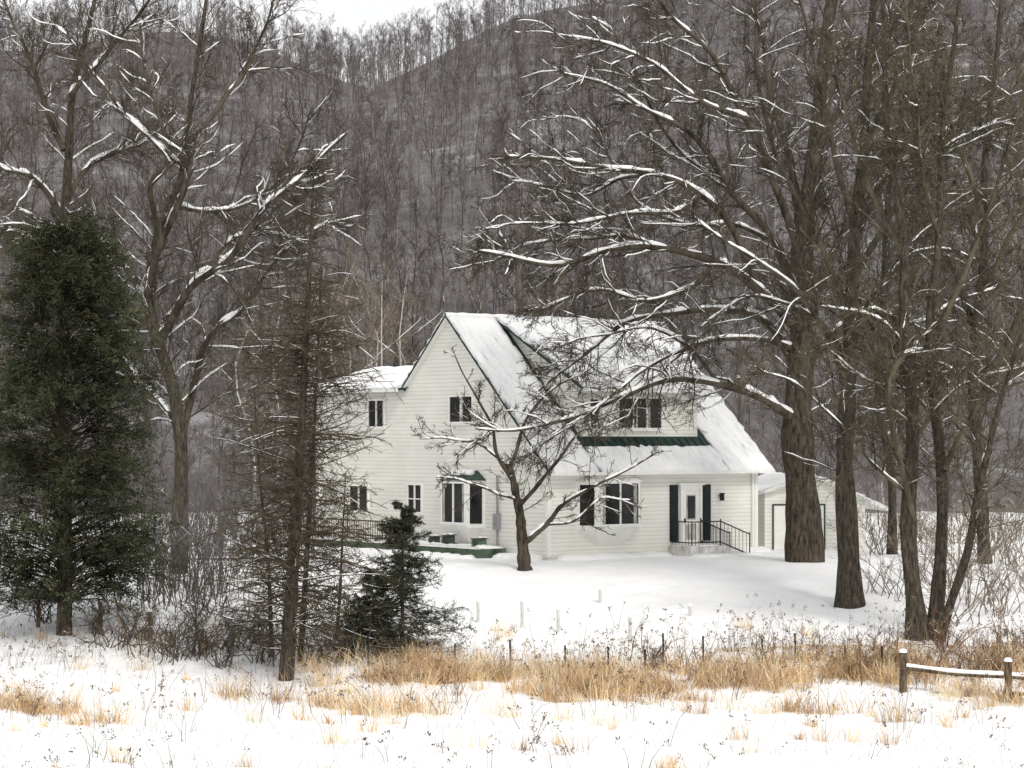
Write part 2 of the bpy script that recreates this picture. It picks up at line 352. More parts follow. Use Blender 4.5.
window(house, 'v', 0, 7.7, 8.55, 1.5, 2.56, (.5,), 2)
window(house, 'u', DY, 4.15, 6.25, 4.72, 5.85, (.33, .66), 1, [(.4, .45), (.68, .75)])
window(house, 'u', DY, 2.75, 3.15, 4.95, 5.8)
def bay(ax, c, a0, a1, z0, z1, dep, ins, roofh, mroof, drop=.75):
    def p(a, d, z): return (a, c - d, z) if ax == 'u' else (c - d, a, z)
    zl = z0 - drop; k = ins * .6 + .2
    Vb = [p(a0, 0, z0), p(a0 + ins, dep, z0), p(a1 - ins, dep, z0), p(a1, 0, z0), p(a0, 0, z1), p(a0 + ins, dep, z1), p(a1 - ins, dep, z1), p(a1, 0, z1),
          p(a0 + ins + k, 0, zl), p(a1 - ins - k, 0, zl)]
    o = pmesh("bay_window", Vb, [(0, 1, 5, 4), (1, 2, 6, 5), (2, 3, 7, 6), (4, 5, 6, 7), (0, 8, 1), (8, 9, 2, 1), (9, 3, 2)], M_trim, house)
    e = .08
    Vr = [p(a0 - e, 0, z1), p(a0 + ins - e, dep + e, z1), p(a1 - ins + e, dep + e, z1), p(a1 + e, 0, z1), p(a0 + ins, 0, z1 + roofh), p(a1 - ins, 0, z1 + roofh)]
    r_ = pmesh("bay_roof", Vr, [(0, 1, 4), (1, 2, 5, 4), (2, 3, 5), (0, 3, 2, 1)], mroof, o)
    g = .1
    slab("roof_snow", [p(a0 + ins + g, dep * .55, z1 + roofh * .45), p(a1 - ins - g, dep * .55, z1 + roofh * .45), p(a1 - ins - .02, .02, z1 + roofh), p(a0 + ins + .02, .02, z1 + roofh)], .06, M_snow, r_, .02, 8, 4, .3)
    return o
M_hood = plain("weathered_green_hood", (.035, .06, .05), .6, .5, 3)
bv = bay('v', 0, 3.7, 6.2, 1.05, 2.8, .5, .45, .36, M_hood)
window(bv, 'v', -.5, 4.25, 5.65, 1.2, 2.68, (.5,), 1, [(.03, .12), (.9, .97)], .06)
def sidepane(ax, c, a0, z0, z1, dep, ins, sgn, parent):
    def p(a, d, z): return (a, c - d, z) if ax == 'u' else (c - d, a, z)
    k = .012; f0, f1 = .18, .85
    return pmesh("window", [p(a0 + sgn * (ins * f0) - sgn * k, dep * f0 + k, z0), p(a0 + sgn * ins * f1 - sgn * k, dep * f1 + k, z0), p(a0 + sgn * ins * f1 - sgn * k, dep * f1 + k, z1), p(a0 + sgn * ins * f0 - sgn * k, dep * f0 + k, z1)], [(0, 1, 2, 3)], M_glass, parent)
sidepane('v', 0, 3.7, 1.2, 2.68, .5, .45, 1, bv); sidepane('v', 0, 6.2, 1.2, 2.68, .5, .45, -1, bv)
bu = bay('u', 0, 1.3, 4.35, 1.08, 2.8, .6, .5, .22, M_trim, .65)
window(bu, 'u', -.6, 1.98, 3.7, 1.22, 2.72, (.5,), 1, [(.03, .1), (.88, .97)], .08)
sidepane('u', 0, 1.3, 1.22, 2.68, .6, .5, 1, bu); sidepane('u', 0, 4.35, 1.22, 2.68, .6, .5, -1, bu)
DZ0 = .36
door = boxes("door", [(6.42, 7.28, -.06, .02, DZ0, 2.45)], M_trim, house)
boxes("window", [(6.66, 7.04, -.075, -.05, 1.35, 2.2)], M_glass, door)
boxes("frame", [(6.62, 6.66, -.085, -.05, 1.31, 2.24), (7.04, 7.08, -.085, -.05, 1.31, 2.24), (6.66, 7.04, -.085, -.05, 2.2, 2.24), (6.66, 7.04, -.085, -.05, 1.31, 1.35), (6.6, 7.1, -.072, -.05, .55, 1.15)], M_curt, door)
boxes("handle", [(6.5, 6.54, -.12, -.06, 1.2, 1.36)], M_black, door)
boxes("door_frame", [(6.3, 6.42, -.1, .02, DZ0, 2.45), (7.28, 7.4, -.1, .02, DZ0, 2.45), (6.3, 7.4, -.1, .02, 2.45, 2.6), (6.2, 7.5, -.14, .02, 2.6, 2.68)], M_trim, house)
for x0 in (5.82, 7.48):
    sh = [(x0, x0 + .4, -.05, .01, .5, 2.62)] + [(x0 + .05, x0 + .35, -.07, -.05, .6 + k * .1, .65 + k * .1) for k in range(20)]
    boxes("shutter", sh, M_dkgreen, house)
boxes("wall_lamp", [(8.32, 8.4, -.12, .01, 2.15, 2.2), (8.3, 8.42, -.22, -.1, 2.0, 2.25), (8.28, 8.44, -.24, -.08, 2.25, 2.29)], M_black, house)
boxes("electric_meter", [(-.16, .01, 2.75, 3.05, 1.0, 1.6), (-.2, -.16, 2.82, 2.98, 1.25, 1.45), (-.1, -.03, 2.88, 2.92, .1, 1.0), (-.1, -.03, 2.88, 2.92, 1.6, 3.0)], M_metalbox, house)
sts = [(5.75, 7.3, .38), (7.3, 7.75, .27), (7.75, 8.2, .16), (8.2, 8.75, .05)]
st = boxes("porch_steps", [(a, b_, -1.25, -.045, -.3, z - .02) for a, b_, z in sts], M_conc, house)
for a, b_, z in sts: slab("step_snow", [(a + .05, -1.23, z - .02), (b_ - .03, -1.23, z - .02), (b_ - .03, -.12, z - .02), (a + .05, -.12, z - .02)], .06, M_snow, st, .002, 6, 6, .2)
def drift(pts, w, h, name="snow_drift"):
    P = np.array([cr(pts, 24)]); R = np.full((1, 24), w) * rng.uniform(.7, 1.2, (1, 24)); R[:, 0] = R[:, -1] = .02
    v, q = tubes(P, R, 10); v = v.reshape(-1, 3).copy(); v[:, 2] = (v[:, 2] - pts[0][2]) * h + pts[0][2]; arrobj(name, v, q, M_snow, house)
drift([(.2, -.25, -.03), (3, -.3, -.03), (5.6, -.3, -.03)], .5, .45); drift([(5.4, -1.6, -.08), (6.8, -1.65, -.08), (8.9, -1.6, -.08)], .4, .4); drift([(8.8, -.3, -.03), (9.4, -.3, -.03), (10.5, -.2, -.03)], .5, .45)
drift([(-.3, .2, -.03), (-.35, 1.2, -.03), (-.4, 2.4, -.03)], .5, .45); drift([(-1.5, 2.4, -.05), (-1.55, 6, -.05), (-1.5, 13, -.05)], .4, .5)
def barpoly(segs, r):
    P = np.array([[a, b_] for a, b_ in segs], float); return tubes(P, np.full((len(segs), 2), r), 6)
seg = []; thick = []; E_ = 7.3; RN = 1.5; DP = .38
for yy in (-1.2, -.12):
    if yy < -1:
        for x_ in np.arange(5.85, E_, .18): seg.append(((x_, yy, .34), (x_, yy, 1.25)))
        thick += [((5.85, yy, 1.27), (E_, yy, 1.27)), ((5.85, yy, .5), (E_, yy, .5)), ((5.85, yy, .2), (5.85, yy, 1.3))]
    for k in range(1, 8):
        x_ = E_ + k * .19; d = k * .19 / RN * (DP + .14); seg.append(((x_, yy, .45 - d), (x_, yy, 1.25 - d)))
    thick += [((E_, yy, 1.27), (E_ + RN, yy, 1.27 - DP - .14)), ((E_, yy, .5), (E_ + RN, yy, .5 - DP - .14)), ((E_, yy, .2), (E_, yy, 1.36)), ((E_ + RN, yy, -.15), (E_ + RN, yy, .82))]
for y_ in np.arange(-1.2, -.1, .18): seg.append(((5.85, y_, .34), (5.85, y_, 1.25)))
thick += [((5.85, -1.2, 1.27), (5.85, -.1, 1.27)), ((5.85, -1.2, .5), (5.85, -.1, .5))]
v, q = cat([barpoly(seg, .010), barpoly(thick, .024)]); arrobj("railing", v, q, M_black, house, False)
dk = boxes("deck", [(-1.3, -.045, 2.4, 13.5, .24, .34), (-1.28, -1.22, 2.4, 13.5, -.2, .24), (-1.2, -.06, 2.42, 2.48, -.2, .24)], M_deck, house)
slab("deck_snow", [(-1.34, 2.38, .34), (-.05, 2.38, .34), (-.05, 13.5, .34), (-1.34, 13.5, .34)], .10, M_snow, dk, .002, 6, 40, .3)
seg = [((-1.24, y_, .34), (-1.24, y_, 1.15)) for y_ in np.arange(8.6, 13.4, .16)]
thick = [((-1.24, 8.6, 1.17), (-1.24, 13.4, 1.17)), ((-1.24, 8.6, .5), (-1.24, 13.4, .5))] + [((-1.24, y_, .2), (-1.24, y_, 1.25)) for y_ in (8.6, 11, 13.4)]
v, q = cat([barpoly(seg, .014), barpoly(thick, .03)]); arrobj("deck_railing", v, q, M_wood, dk, False)
def hloc(u, v, z): return (1.29 + u * cos(TH) - v * sin(TH), 80 + u * sin(TH) + v * cos(TH), z)
for vv, wd, hh, mt, lb in [(3.0, .22, .28, M_deck, "low green utility cabinet on the snowy deck"), (4.9, .2, .34, M_dkmetal, "dark slatted air conditioner unit on the snowy deck"), (5.8, .18, .26, M_dkmetal, "dark slatted air conditioner unit on the snowy deck")]:
    ac = empty("utility_unit", hloc(-.8, vv, .40), lb, "utility unit", "utility units by the bay window", TH)
    boxes("cabinet", [(-wd + .03, wd - .03, -wd + .03, wd - .03, 0, hh)] + [(-wd, -wd + .03, -wd, wd, .03 + k * .07, .07 + k * .07) for k in range(int(hh / .07) - 0)], mt, ac)
    boxes("lid", [(-wd - .02, wd + .02, -wd - .02, wd + .02, hh + .011, hh + .04)], M_dkmetal, ac)
    slab("snow_cover", [(-wd, -wd, hh + .04), (wd, -wd, hh + .04), (wd, wd, hh + .04), (-wd, wd, hh + .04)], .05, M_snow, ac, .002, 4, 4, .3)

# ------------------------------------------------------------------ garage
ga = empty("garage", (9.85, 87.3, -.05), "low white garage with snowy roof and dark door trim", "garage", None, radians(6))
GW, GE, GP, GD = 4.0, 2.3, 2.85, 7.0
pmesh("wall", [(0, 0, -.3), (GW, 0, -.3), (GW, 0, GE - .1), (GW / 2, 0, GP), (0, 0, GE), (0, GD, -.3), (GW, GD, -.3), (GW, GD, GE - .1), (GW / 2, GD, GP), (0, GD, GE)],
      [(0, 1, 2, 3, 4), (6, 5, 9, 8, 7), (0, 4, 9, 5), (1, 6, 7, 2)], M_side, ga)
gs = (GP - GE) / (GW / 2)
gr1 = slab("roof", [(GW / 2, -.25, GP), (GW / 2, GD + .3, GP), (-.3, GD + .3, GE - .3 * gs), (-.3, -.25, GE - .3 * gs)], .06, M_trim, ga, .01)
slab("roof_snow", [(GW / 2, -.27, GP), (GW / 2, GD + .3, GP), (-.32, GD + .3, GE - .3 * gs), (-.32, -.27, GE - .3 * gs)], .11, M_snow, gr1, .075, 16, 12, .3)
gr2 = slab("roof", [(GW / 2, -.25, GP), (GW / 2, GD + .3, GP), (GW + .9, GD + .3, GE - .9 * gs - .5), (GW + .9, -.25, GE - .9 * gs - .5)], .06, M_trim, ga, .012)
slab("roof_snow", [(GW / 2, -.27, GP), (GW / 2, GD + .3, GP), (GW + .92, GD + .3, GE - .9 * gs - .5), (GW + .92, -.27, GE - .9 * gs - .5)], .11, M_snow, gr2, .075, 16, 14, .3)
boxes("garage_door", [(.35, 2.35, -.03, .02, 0, 1.8)] + [(.4, 2.3, -.045, -.03, .08 + k * .43, .46 + k * .43) for k in range(4)], M_trim, ga)
boxes("door_frame", [(.30, .35, -.06, .02, 0, 1.85), (2.35, 2.40, -.06, .02, 0, 1.85), (.35, 2.35, -.06, .02, 1.8, 1.85)], M_dkgreen, ga)
boxes("door", [(3.0, 3.75, -.05, .02, 0, 1.85)], M_trim, ga)

# ------------------------------------------------------------------ large trees
snowtree("oak_tree", "massive old leafless oak with long snow lined limbs", 79, [
    ([(805, 562, 0), (804, 500, 0), (800, 430, 0), (797, 370, 0), (798, 310, 0), (800, 240, 0), (812, 160, 0), (822, 70, .3), (838, -40, 0), (850, -130, 0)], .66, .12),
    ([(798, 420, 0), (765, 402, -1.2), (720, 385, -2.2), (670, 378, -3), (620, 392, -3.6), (570, 416, -4), (520, 432, -4.5), (480, 430, -4.5)], .17, .03),
    ([(796, 370, 0), (765, 318, .3), (720, 308, .5), (670, 312, .3), (625, 322, 0), (590, 348, -.3), (562, 372, -.5), (535, 395, -.5)], .16, .03),
    ([(798, 330, 0), (760, 290, -1), (715, 262, -2), (660, 246, -2.6), (610, 250, -3), (560, 266, -3.2), (510, 262, -3.4), (475, 252, -3.6)], .19, .04),
    ([(760, 290, -1), (735, 240, -1.2), (700, 195, -1.4), (655, 172, -1.8), (600, 162, -2), (550, 160, -2.4), (495, 156, -2.4)], .15, .04),
    ([(655, 172, -1.8), (620, 180, -1), (585, 196, -.6), (550, 186, -.4), (510, 180, 0)], .08, .02),
    ([(798, 300, 0), (770, 240, 1), (730, 190, 1.6), (690, 140, 2), (640, 108, 2.4), (600, 80, 2.6), (562, 66, 2.8)], .17, .03),
    ([(800, 260, 0), (780, 190, -.6), (750, 120, -1), (715, 60, -1.6), (670, 10, -2), (630, -40, -2)], .17, .04),
    ([(800, 240, 0), (790, 160, 1), (772, 90, 1.6), (760, 20, 2), (745, -60, 2.2)], .18, .05),
    ([(799, 330, 0), (825, 280, 1.2), (850, 220, 2), (890, 170, 3), (940, 130, 3.5), (980, 100, 4)], .17, .03),
    ([(799, 380, 0), (835, 330, -1), (870, 310, -1.6), (915, 320, -2), (960, 300, -2.2), (1000, 290, -2)], .14, .03),
    ([(730, 190, 1.6), (700, 170, 2.4), (660, 130, 3), (620, 40, 3.4), (590, 10, 3.6)], .1, .02),
    ([(715, 262, -2), (690, 290, -2.4), (650, 300, -2.8), (600, 290, -3), (560, 300, -3.2), (520, 318, -3)], .1, .02),
    ([(812, 160, 0), (850, 90, -1), (890, 30, -1.6), (930, -40, -2)], .15, .04),
    ([(720, 385, -2.2), (690, 350, -2.6), (650, 330, -3), (600, 335, -3.4), (560, 345, -3.6)], .08, .02),
    ([(700, 195, -1.4), (670, 215, -2), (620, 215, -2.4), (570, 225, -2.6), (520, 222, -2.6), (480, 228, -2.6)], .09, .02),
    ([(770, 240, 1), (735, 225, .2), (690, 222, 0), (640, 200, -.2), (590, 130, -.2), (540, 118, 0)], .09, .02),
    ([(750, 120, -1), (700, 100, -2), (650, 60, -2.6), (600, 40, -3), (550, 35, -3)], .1, .02),
    ([(797, 350, 0), (755, 335, -1.6), (705, 340, -2.6), (655, 362, -3.2), (610, 395, -3.8), (565, 430, -4.2), (525, 462, -4.4)], .11, .02),
    ([(660, 246, -2.6), (620, 235, -2), (575, 238, -1.6), (530, 245, -1.4), (490, 262, -1.4)], .08, .02),
], dens=(3.1, 10, 8), lens=(2.8, .46, .58), up=.01, snow=(.6, .12, .015), sthick=1.25, flare=.12)
snowtree("oak_tree", "tall straight leafless tree standing on the snowy yard", 70, [
    ([(850, 606, 0), (848, 540, 0), (846, 460, 0), (848, 380, 0), (850, 300, 0), (853, 220, .3), (862, 130, .5), (872, 40, .5), (885, -60, 0)], .38, .08),
    ([(848, 400, 0), (830, 340, -1), (800, 290, -2), (760, 262, -2.6), (720, 235, -3), (690, 215, -3)], .12, .02),
    ([(850, 320, 0), (830, 260, .5), (800, 200, 1), (775, 140, 1.4), (755, 70, 1.6), (750, 0, 1.6)], .13, .03),
    ([(851, 290, 0), (880, 230, -1), (915, 180, -1.5), (960, 140, -2), (1000, 120, -2)], .12, .02),
    ([(853, 220, .3), (835, 150, -.8), (815, 80, -1), (800, 0, -1.2), (790, -60, -1)], .11, .03),
    ([(858, 170, .3), (885, 100, 1), (910, 40, 1.4), (930, -40, 1.6)], .1, .03),
    ([(848, 350, 0), (870, 300, .8), (900, 262, 1.4), (935, 250, 2), (985, 262, 2.2)], .09, .02),
    ([(849, 370, 0), (820, 320, .8), (780, 300, 1.4), (740, 300, 1.8), (700, 330, 2)], .08, .02),
], dens=(3.6, 10, 8), lens=(2.7, .46, .58), mt=M_trunk2, up=.01, snow=(.35, .05, .01))
snowtree("multi_stemmed_tree", "leafless tree with several leaning stems beside brushy fence line", 64, [
    ([(918, 642, 0), (914, 560, 0), (914, 480, 0), (912, 400, 0), (905, 320, .2), (902, 240, .3), (890, 150, .3), (880, 60, 0), (870, -60, 0)], .28, .05),
    ([(932, 642, .2), (940, 560, .4), (944, 480, .6), (938, 400, .6), (932, 320, .6), (940, 230, .6), (948, 140, .6), (955, 50, .6), (960, -60, .6)], .22, .05),
    ([(938, 642, -.3), (960, 570, -.8), (978, 500, -1.4), (990, 440, -2), (1008, 380, -2.4), (1030, 310, -2.6)], .15, .04),
    ([(914, 520, 0), (895, 440, -.8), (888, 400, -1.2), (892, 375, -1.3), (905, 356, -1.3), (924, 350, -1.3)], .085, .08),
    ([(914, 500, 0), (880, 470, -.5), (840, 425, -.8), (800, 385, -1), (760, 370, -1.2)], .06, .02),
    ([(908, 350, .2), (880, 320, -.6), (850, 310, -1), (820, 305, -1.2)], .06, .02),
    ([(903, 250, .3), (870, 190, 1), (850, 120, 1.4), (830, 40, 1.6)], .09, .02),
    ([(935, 340, .6), (965, 270, 1), (990, 200, 1.4), (1015, 120, 1.8), (1030, 40, 2)], .1, .03),
    ([(940, 240, .6), (920, 170, -.3), (915, 90, -.6), (905, 0, -.8)], .08, .03),
    ([(944, 470, .6), (985, 390, 1.4), (1010, 330, 1.6), (1040, 240, 2)], .1, .03),
    ([(914, 440, 0), (945, 400, -.8), (975, 380, -1.2), (1010, 370, -1.4)], .06, .02),
    ([(940, 420, .6), (905, 390, 1.2), (870, 380, 1.6), (830, 350, 1.8)], .06, .02),
], dens=(4.2, 10, 8), lens=(2.5, .46, .58), mt=M_trunk2, mb=M_moss, up=.02, snow=(.25, .04, .01), stems=3, wob=1.2, swob=1.1)
snowtree("maple_tree", "leafless tree with dense crown behind the leaning stems", 78, [
    ([(985, 590, 0), (984, 500, 0), (980, 400, 0), (978, 300, 0), (985, 200, 0), (990, 100, 0), (1000, -20, 0)], .26, .07),
    ([(980, 340, 0), (955, 280, 1), (930, 220, 1.4), (915, 150, 1.6), (900, 80, 1.8)], .13, .03),
    ([(980, 300, 0), (1010, 240, -1), (1040, 190, -1.4), (1070, 120, -1.6)], .13, .03),
    ([(984, 220, 0), (960, 150, -1), (940, 80, -1.4), (930, 0, -1.6)], .11, .03),
    ([(988, 150, 0), (1015, 80, 1), (1040, 10, 1.4)], .1, .03),
    ([(982, 400, 0), (1005, 350, 1), (1030, 320, 1.4), (1060, 310, 1.4)], .08, .02),
    ([(982, 430, 0), (960, 380, -1), (930, 360, -1.4), (900, 350, -1.6)], .08, .02),
], dens=(3.8, 10, 8), lens=(2.8, .46, .58), mt=M_trunk2, mb=M_moss, up=.02, snow=(.25, .05, .01), swob=1.2)
snowtree("maple_tree", "slim leafless tree tangled among the larger trunks", 84, [
    ([(892, 560, 0), (888, 470, 0), (880, 380, 0), (884, 290, 0), (892, 200, 0), (905, 100, 0), (912, 0, 0)], .17, .05),
    ([(882, 350, 0), (855, 290, 1), (835, 230, 1.4), (815, 160, 1.6)], .09, .02),
    ([(884, 290, 0), (915, 240, -1), (940, 180, -1.4), (965, 110, -1.6)], .09, .02),
    ([(885, 440, 0), (915, 400, 1), (945, 385, 1.4), (980, 350, 1.4)], .06, .02),
], dens=(3.6, 10, 7), lens=(2.8, .46, .58), mt=M_trunk2, mb=M_twig, up=.03, snow=(.25, .05, .01), swob=1.3)
snowtree("maple_tree", "leafless tree rising behind the house roof", 104, [
    ([(742, 535, 0), (742, 450, 0), (738, 360, 0), (735, 270, 0), (738, 180, 0), (745, 90, 0), (750, 0, 0)], .22, .05),
    ([(736, 300, 0), (710, 240, 1), (690, 180, 1.4), (680, 110, 1.6)], .1, .03),
    ([(736, 260, 0), (765, 200, -1), (780, 140, -1.4), (800, 60, -1.6)], .1, .03),
    ([(737, 200, 0), (715, 130, -1), (705, 60, -1), (700, 0, -1)], .09, .03),
], dens=(2.4, 9, 6), lens=(3.2, .45, .5), mt=M_grey, mb=M_grey, up=.05, snow=(.2, .05, .01), rmin=.009)
snowtree("apple_tree", "small gnarled fruit tree in front of the house", 76.5, [
    ([(525, 572, 0), (523, 545, 0), (520, 515, 0), (515, 490, 0), (508, 465, 0)], .24, .10),
    ([(526, 542, 0), (545, 525, -.3), (562, 507, -.5), (590, 487, -.7), (625, 470, -.8), (655, 455, -.8)], .11, .025),
    ([(512, 480, 0), (495, 450, -.4), (488, 420, -.6), (470, 385, -.6), (455, 355, -.6)], .08, .02),
    ([(510, 470, 0), (520, 440, .5), (532, 410, .6), (560, 385, .6), (590, 370, .6)], .08, .02),
    ([(508, 466, 0), (480, 445, .5), (450, 440, .8), (420, 438, .8)], .06, .02),
    ([(518, 500, 0), (490, 490, -.5), (460, 480, -.8), (435, 478, -1)], .05, .02),
    ([(520, 505, 0), (550, 470, .2), (570, 440, .3), (600, 420, .3), (640, 410, .4)], .08, .02),
    ([(545, 525, -.3), (575, 520, -.8), (600, 500, -1), (630, 500, -1)], .05, .015),
], dens=(3.0, 7, 5), lens=(1.4, .45, .55), mt=M_oak, up=.02, snow=(.4, .08, .02), clear=1.6)
snowtree("maple_tree", "broad leafless tree with snow on its curving limbs", 76, [
    ([(178, 590, 0), (180, 520, 0), (181, 450, 0), (170, 390, 0), (152, 335, 0), (148, 290, 0), (158, 235, 0), (188, 165, 0), (196, 100, 0), (205, 20, 0), (215, -80, 0)], .30, .05),
    ([(158, 345, 0), (185, 300, -1), (225, 262, -1.6), (262, 212, -2), (300, 178, -2.2), (345, 132, -2.4)], .16, .05),
    ([(181, 440, 0), (195, 380, 1), (215, 330, 1.6), (250, 300, 2), (290, 250, 2), (330, 220, 2)], .15, .03),
    ([(150, 310, 0), (125, 270, 1), (100, 240, 1.4), (60, 225, 2), (20, 235, 2)], .11, .03),
    ([(158, 235, 0), (150, 190, -1), (170, 150, -1), (150, 90, -1.4), (140, 20, -1.4)], .12, .03),
    ([(170, 205, 0), (215, 210, 1), (255, 200, 1), (290, 165, 1.2), (310, 110, 1.4)], .10, .02),
    ([(192, 140, 0), (230, 90, .5), (262, 40, 1), (280, -20, 1)], .1, .03),
    ([(188, 170, 0), (130, 120, 1), (90, 70, 1.6), (50, 20, 2)], .1, .02),
    ([(148, 300, 0), (158, 250, -1.5), (185, 185, -2), (192, 160, -2)], .12, .09),
    ([(175, 420, 0), (140, 380, 1), (110, 330, 2), (90, 290, 2)], .1, .03),
    ([(165, 320, 0), (195, 285, .8), (235, 240, 1.2), (262, 235, 1.4), (300, 240, 1.4)], .09, .03),
], dens=(3.4, 10, 8), lens=(2.9, .46, .55), mt=M_trunk2, up=.03, snow=(.55, .12, .01), sthick=1.5)
snowtree("maple_tree", "tall leafless tree rising behind the dark cedar", 82, [
    ([(62, 590, 0), (62, 480, 0), (60, 380, 0), (62, 290, 0), (62, 200, 0), (66, 110, 0), (85, 40, 0), (110, -60, 0)], .34, .06),
    ([(62, 215, 0), (35, 180, -1), (0, 165, -1.6), (-30, 120, -2)], .14, .03),
    ([(62, 210, 0), (90, 165, 1), (125, 150, 1.4), (145, 143, 1.6), (180, 110, 1.8)], .12, .03),
    ([(64, 150, 0), (40, 90, .8), (20, 40, 1), (-5, -20, 1)], .13, .03),
    ([(68, 100, 0), (100, 60, -1), (140, 10, -1.4), (170, -50, -1.4)], .12, .03),
    ([(62, 260, 0), (25, 235, .6), (-15, 225, 1), (-50, 190, 1)], .11, .03),
], dens=(3.4, 10, 8), lens=(2.9, .46, .55), mt=M_trunk2, mb=M_twig, up=.03, snow=(.5, .1, .01), sthick=1.4)

# ------------------------------------------------------------------ evergreens
def blades(base, d, ln, wd):
    k = len(base); rv = rng.normal(size=(k, 3)); A = nrm(np.cross(d, rv)); tip = base + d * ln[:, None]; mid = base + d * (ln * .5)[:, None]
    V = np.stack([base, mid + A * wd[:, None], tip, mid - A * wd[:, None]], 1); i = np.arange(k)[:, None] * 4 + np.arange(4)[None]
    return V.reshape(-1, 3), i
def cedar(px, Y, H, prof, label, nb=520, per=120, basepad=.1):
    base = G(px, Y); root = empty("cedar_tree", base, label, "tree")
    P = cr([(0, 0, -.1), (.05, 0, H * .3), (-.1, 0, H * .6), (-.05, 0, H * .94)], 16)[None]; R = np.linspace(.24, .03, 16)[None]
    v, q = tubes(P, R, 9); arrobj("trunk", v, q, M_oak, root)
    t = rng.uniform(basepad, .97, nb) ** .95; h = t * H; az = rng.uniform(0, 2 * pi, nb); rad = np.interp(t, *prof) * rng.uniform(.55, 1.04, nb)
    big = rng.random(nb) < .16; rad = np.where(big, rad * rng.uniform(1.05, 1.28, nb), rad)
    rad *= 1 + .12 * np.sin(az * 3 + h * 1.7) + .10 * np.sin(az * 4 - h * 2.3)
    d = np.stack([np.cos(az), np.sin(az), rng.uniform(.2, .9, nb)], 1)
    o = np.stack([np.zeros(nb), np.zeros(nb), h - .5 * rad], 1); o[:, 2] = np.maximum(o[:, 2], .9); n = 6; s = np.linspace(0, 1, n)
    bd = lambda u: .1 * u - .45 * u ** 2.2
    BP = o[:, None] + d[:, None] * (rad[:, None] * s)[..., None]; BP[..., 2] += rad[:, None] * bd(s)[None]
    v, q = tubes(BP, np.linspace(.03, .008, n)[None].repeat(nb, 0), 3); arrobj("branches", v, q, M_twig, root)
    ns = 12; bi = np.repeat(np.arange(nb), ns); us = 1 - rng.random(len(bi)) ** 1.2 * .68
    side = np.stack([-np.sin(az), np.cos(az), 0 * az], 1)
    sc_ = o[bi] + d[bi] * (rad[bi] * us)[:, None]; sc_[:, 2] += rad[bi] * bd(us); sc_ += rng.normal(size=sc_.shape) * np.array([.11, .11, .17])
    sdir = nrm(d[bi] * np.array([1, 1, .4]) * .8 + side[bi] * rng.normal(size=(len(bi), 1)) * .7 + np.array([0, 0, -.15]) + rng.normal(size=(len(bi), 3)) * .35)
    sl = rng.uniform(.22, .52, len(bi)); snl = nrm(np.cross(sdir, rng.normal(size=sdir.shape)))
    idx = np.repeat(np.arange(len(bi)), per); k = len(idx); f = rng.random(k)
    wv = rng.normal(size=k) * .28 * (1 - .75 * f) * sl[idx]
    pos = sc_[idx] + sdir[idx] * (f * sl[idx])[:, None] + snl[idx] * wv[:, None] + rng.normal(size=(k, 3)) * .03
    dr = nrm(sdir[idx] + snl[idx] * (np.sign(wv) * .6)[:, None] + rng.normal(size=(k, 3)) * .22)
    v, q = blades(pos, dr, rng.uniform(.06, .15, k), rng.uniform(.009, .017, k))
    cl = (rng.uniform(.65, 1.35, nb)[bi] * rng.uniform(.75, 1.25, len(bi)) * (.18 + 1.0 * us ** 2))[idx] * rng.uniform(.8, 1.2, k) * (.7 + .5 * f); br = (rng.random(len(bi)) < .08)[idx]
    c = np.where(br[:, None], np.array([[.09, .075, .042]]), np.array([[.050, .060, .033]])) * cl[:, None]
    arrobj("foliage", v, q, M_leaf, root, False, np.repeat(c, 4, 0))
cedar(64, 65, 12.5, ([0, .1, .2, .4, .6, .75, .88, .95, 1], [2.3, 3.1, 3.35, 3.25, 2.85, 2.4, 1.85, 1.3, .7]), "dense dark green cedar with ragged feathery crown", 620, 26, .12)
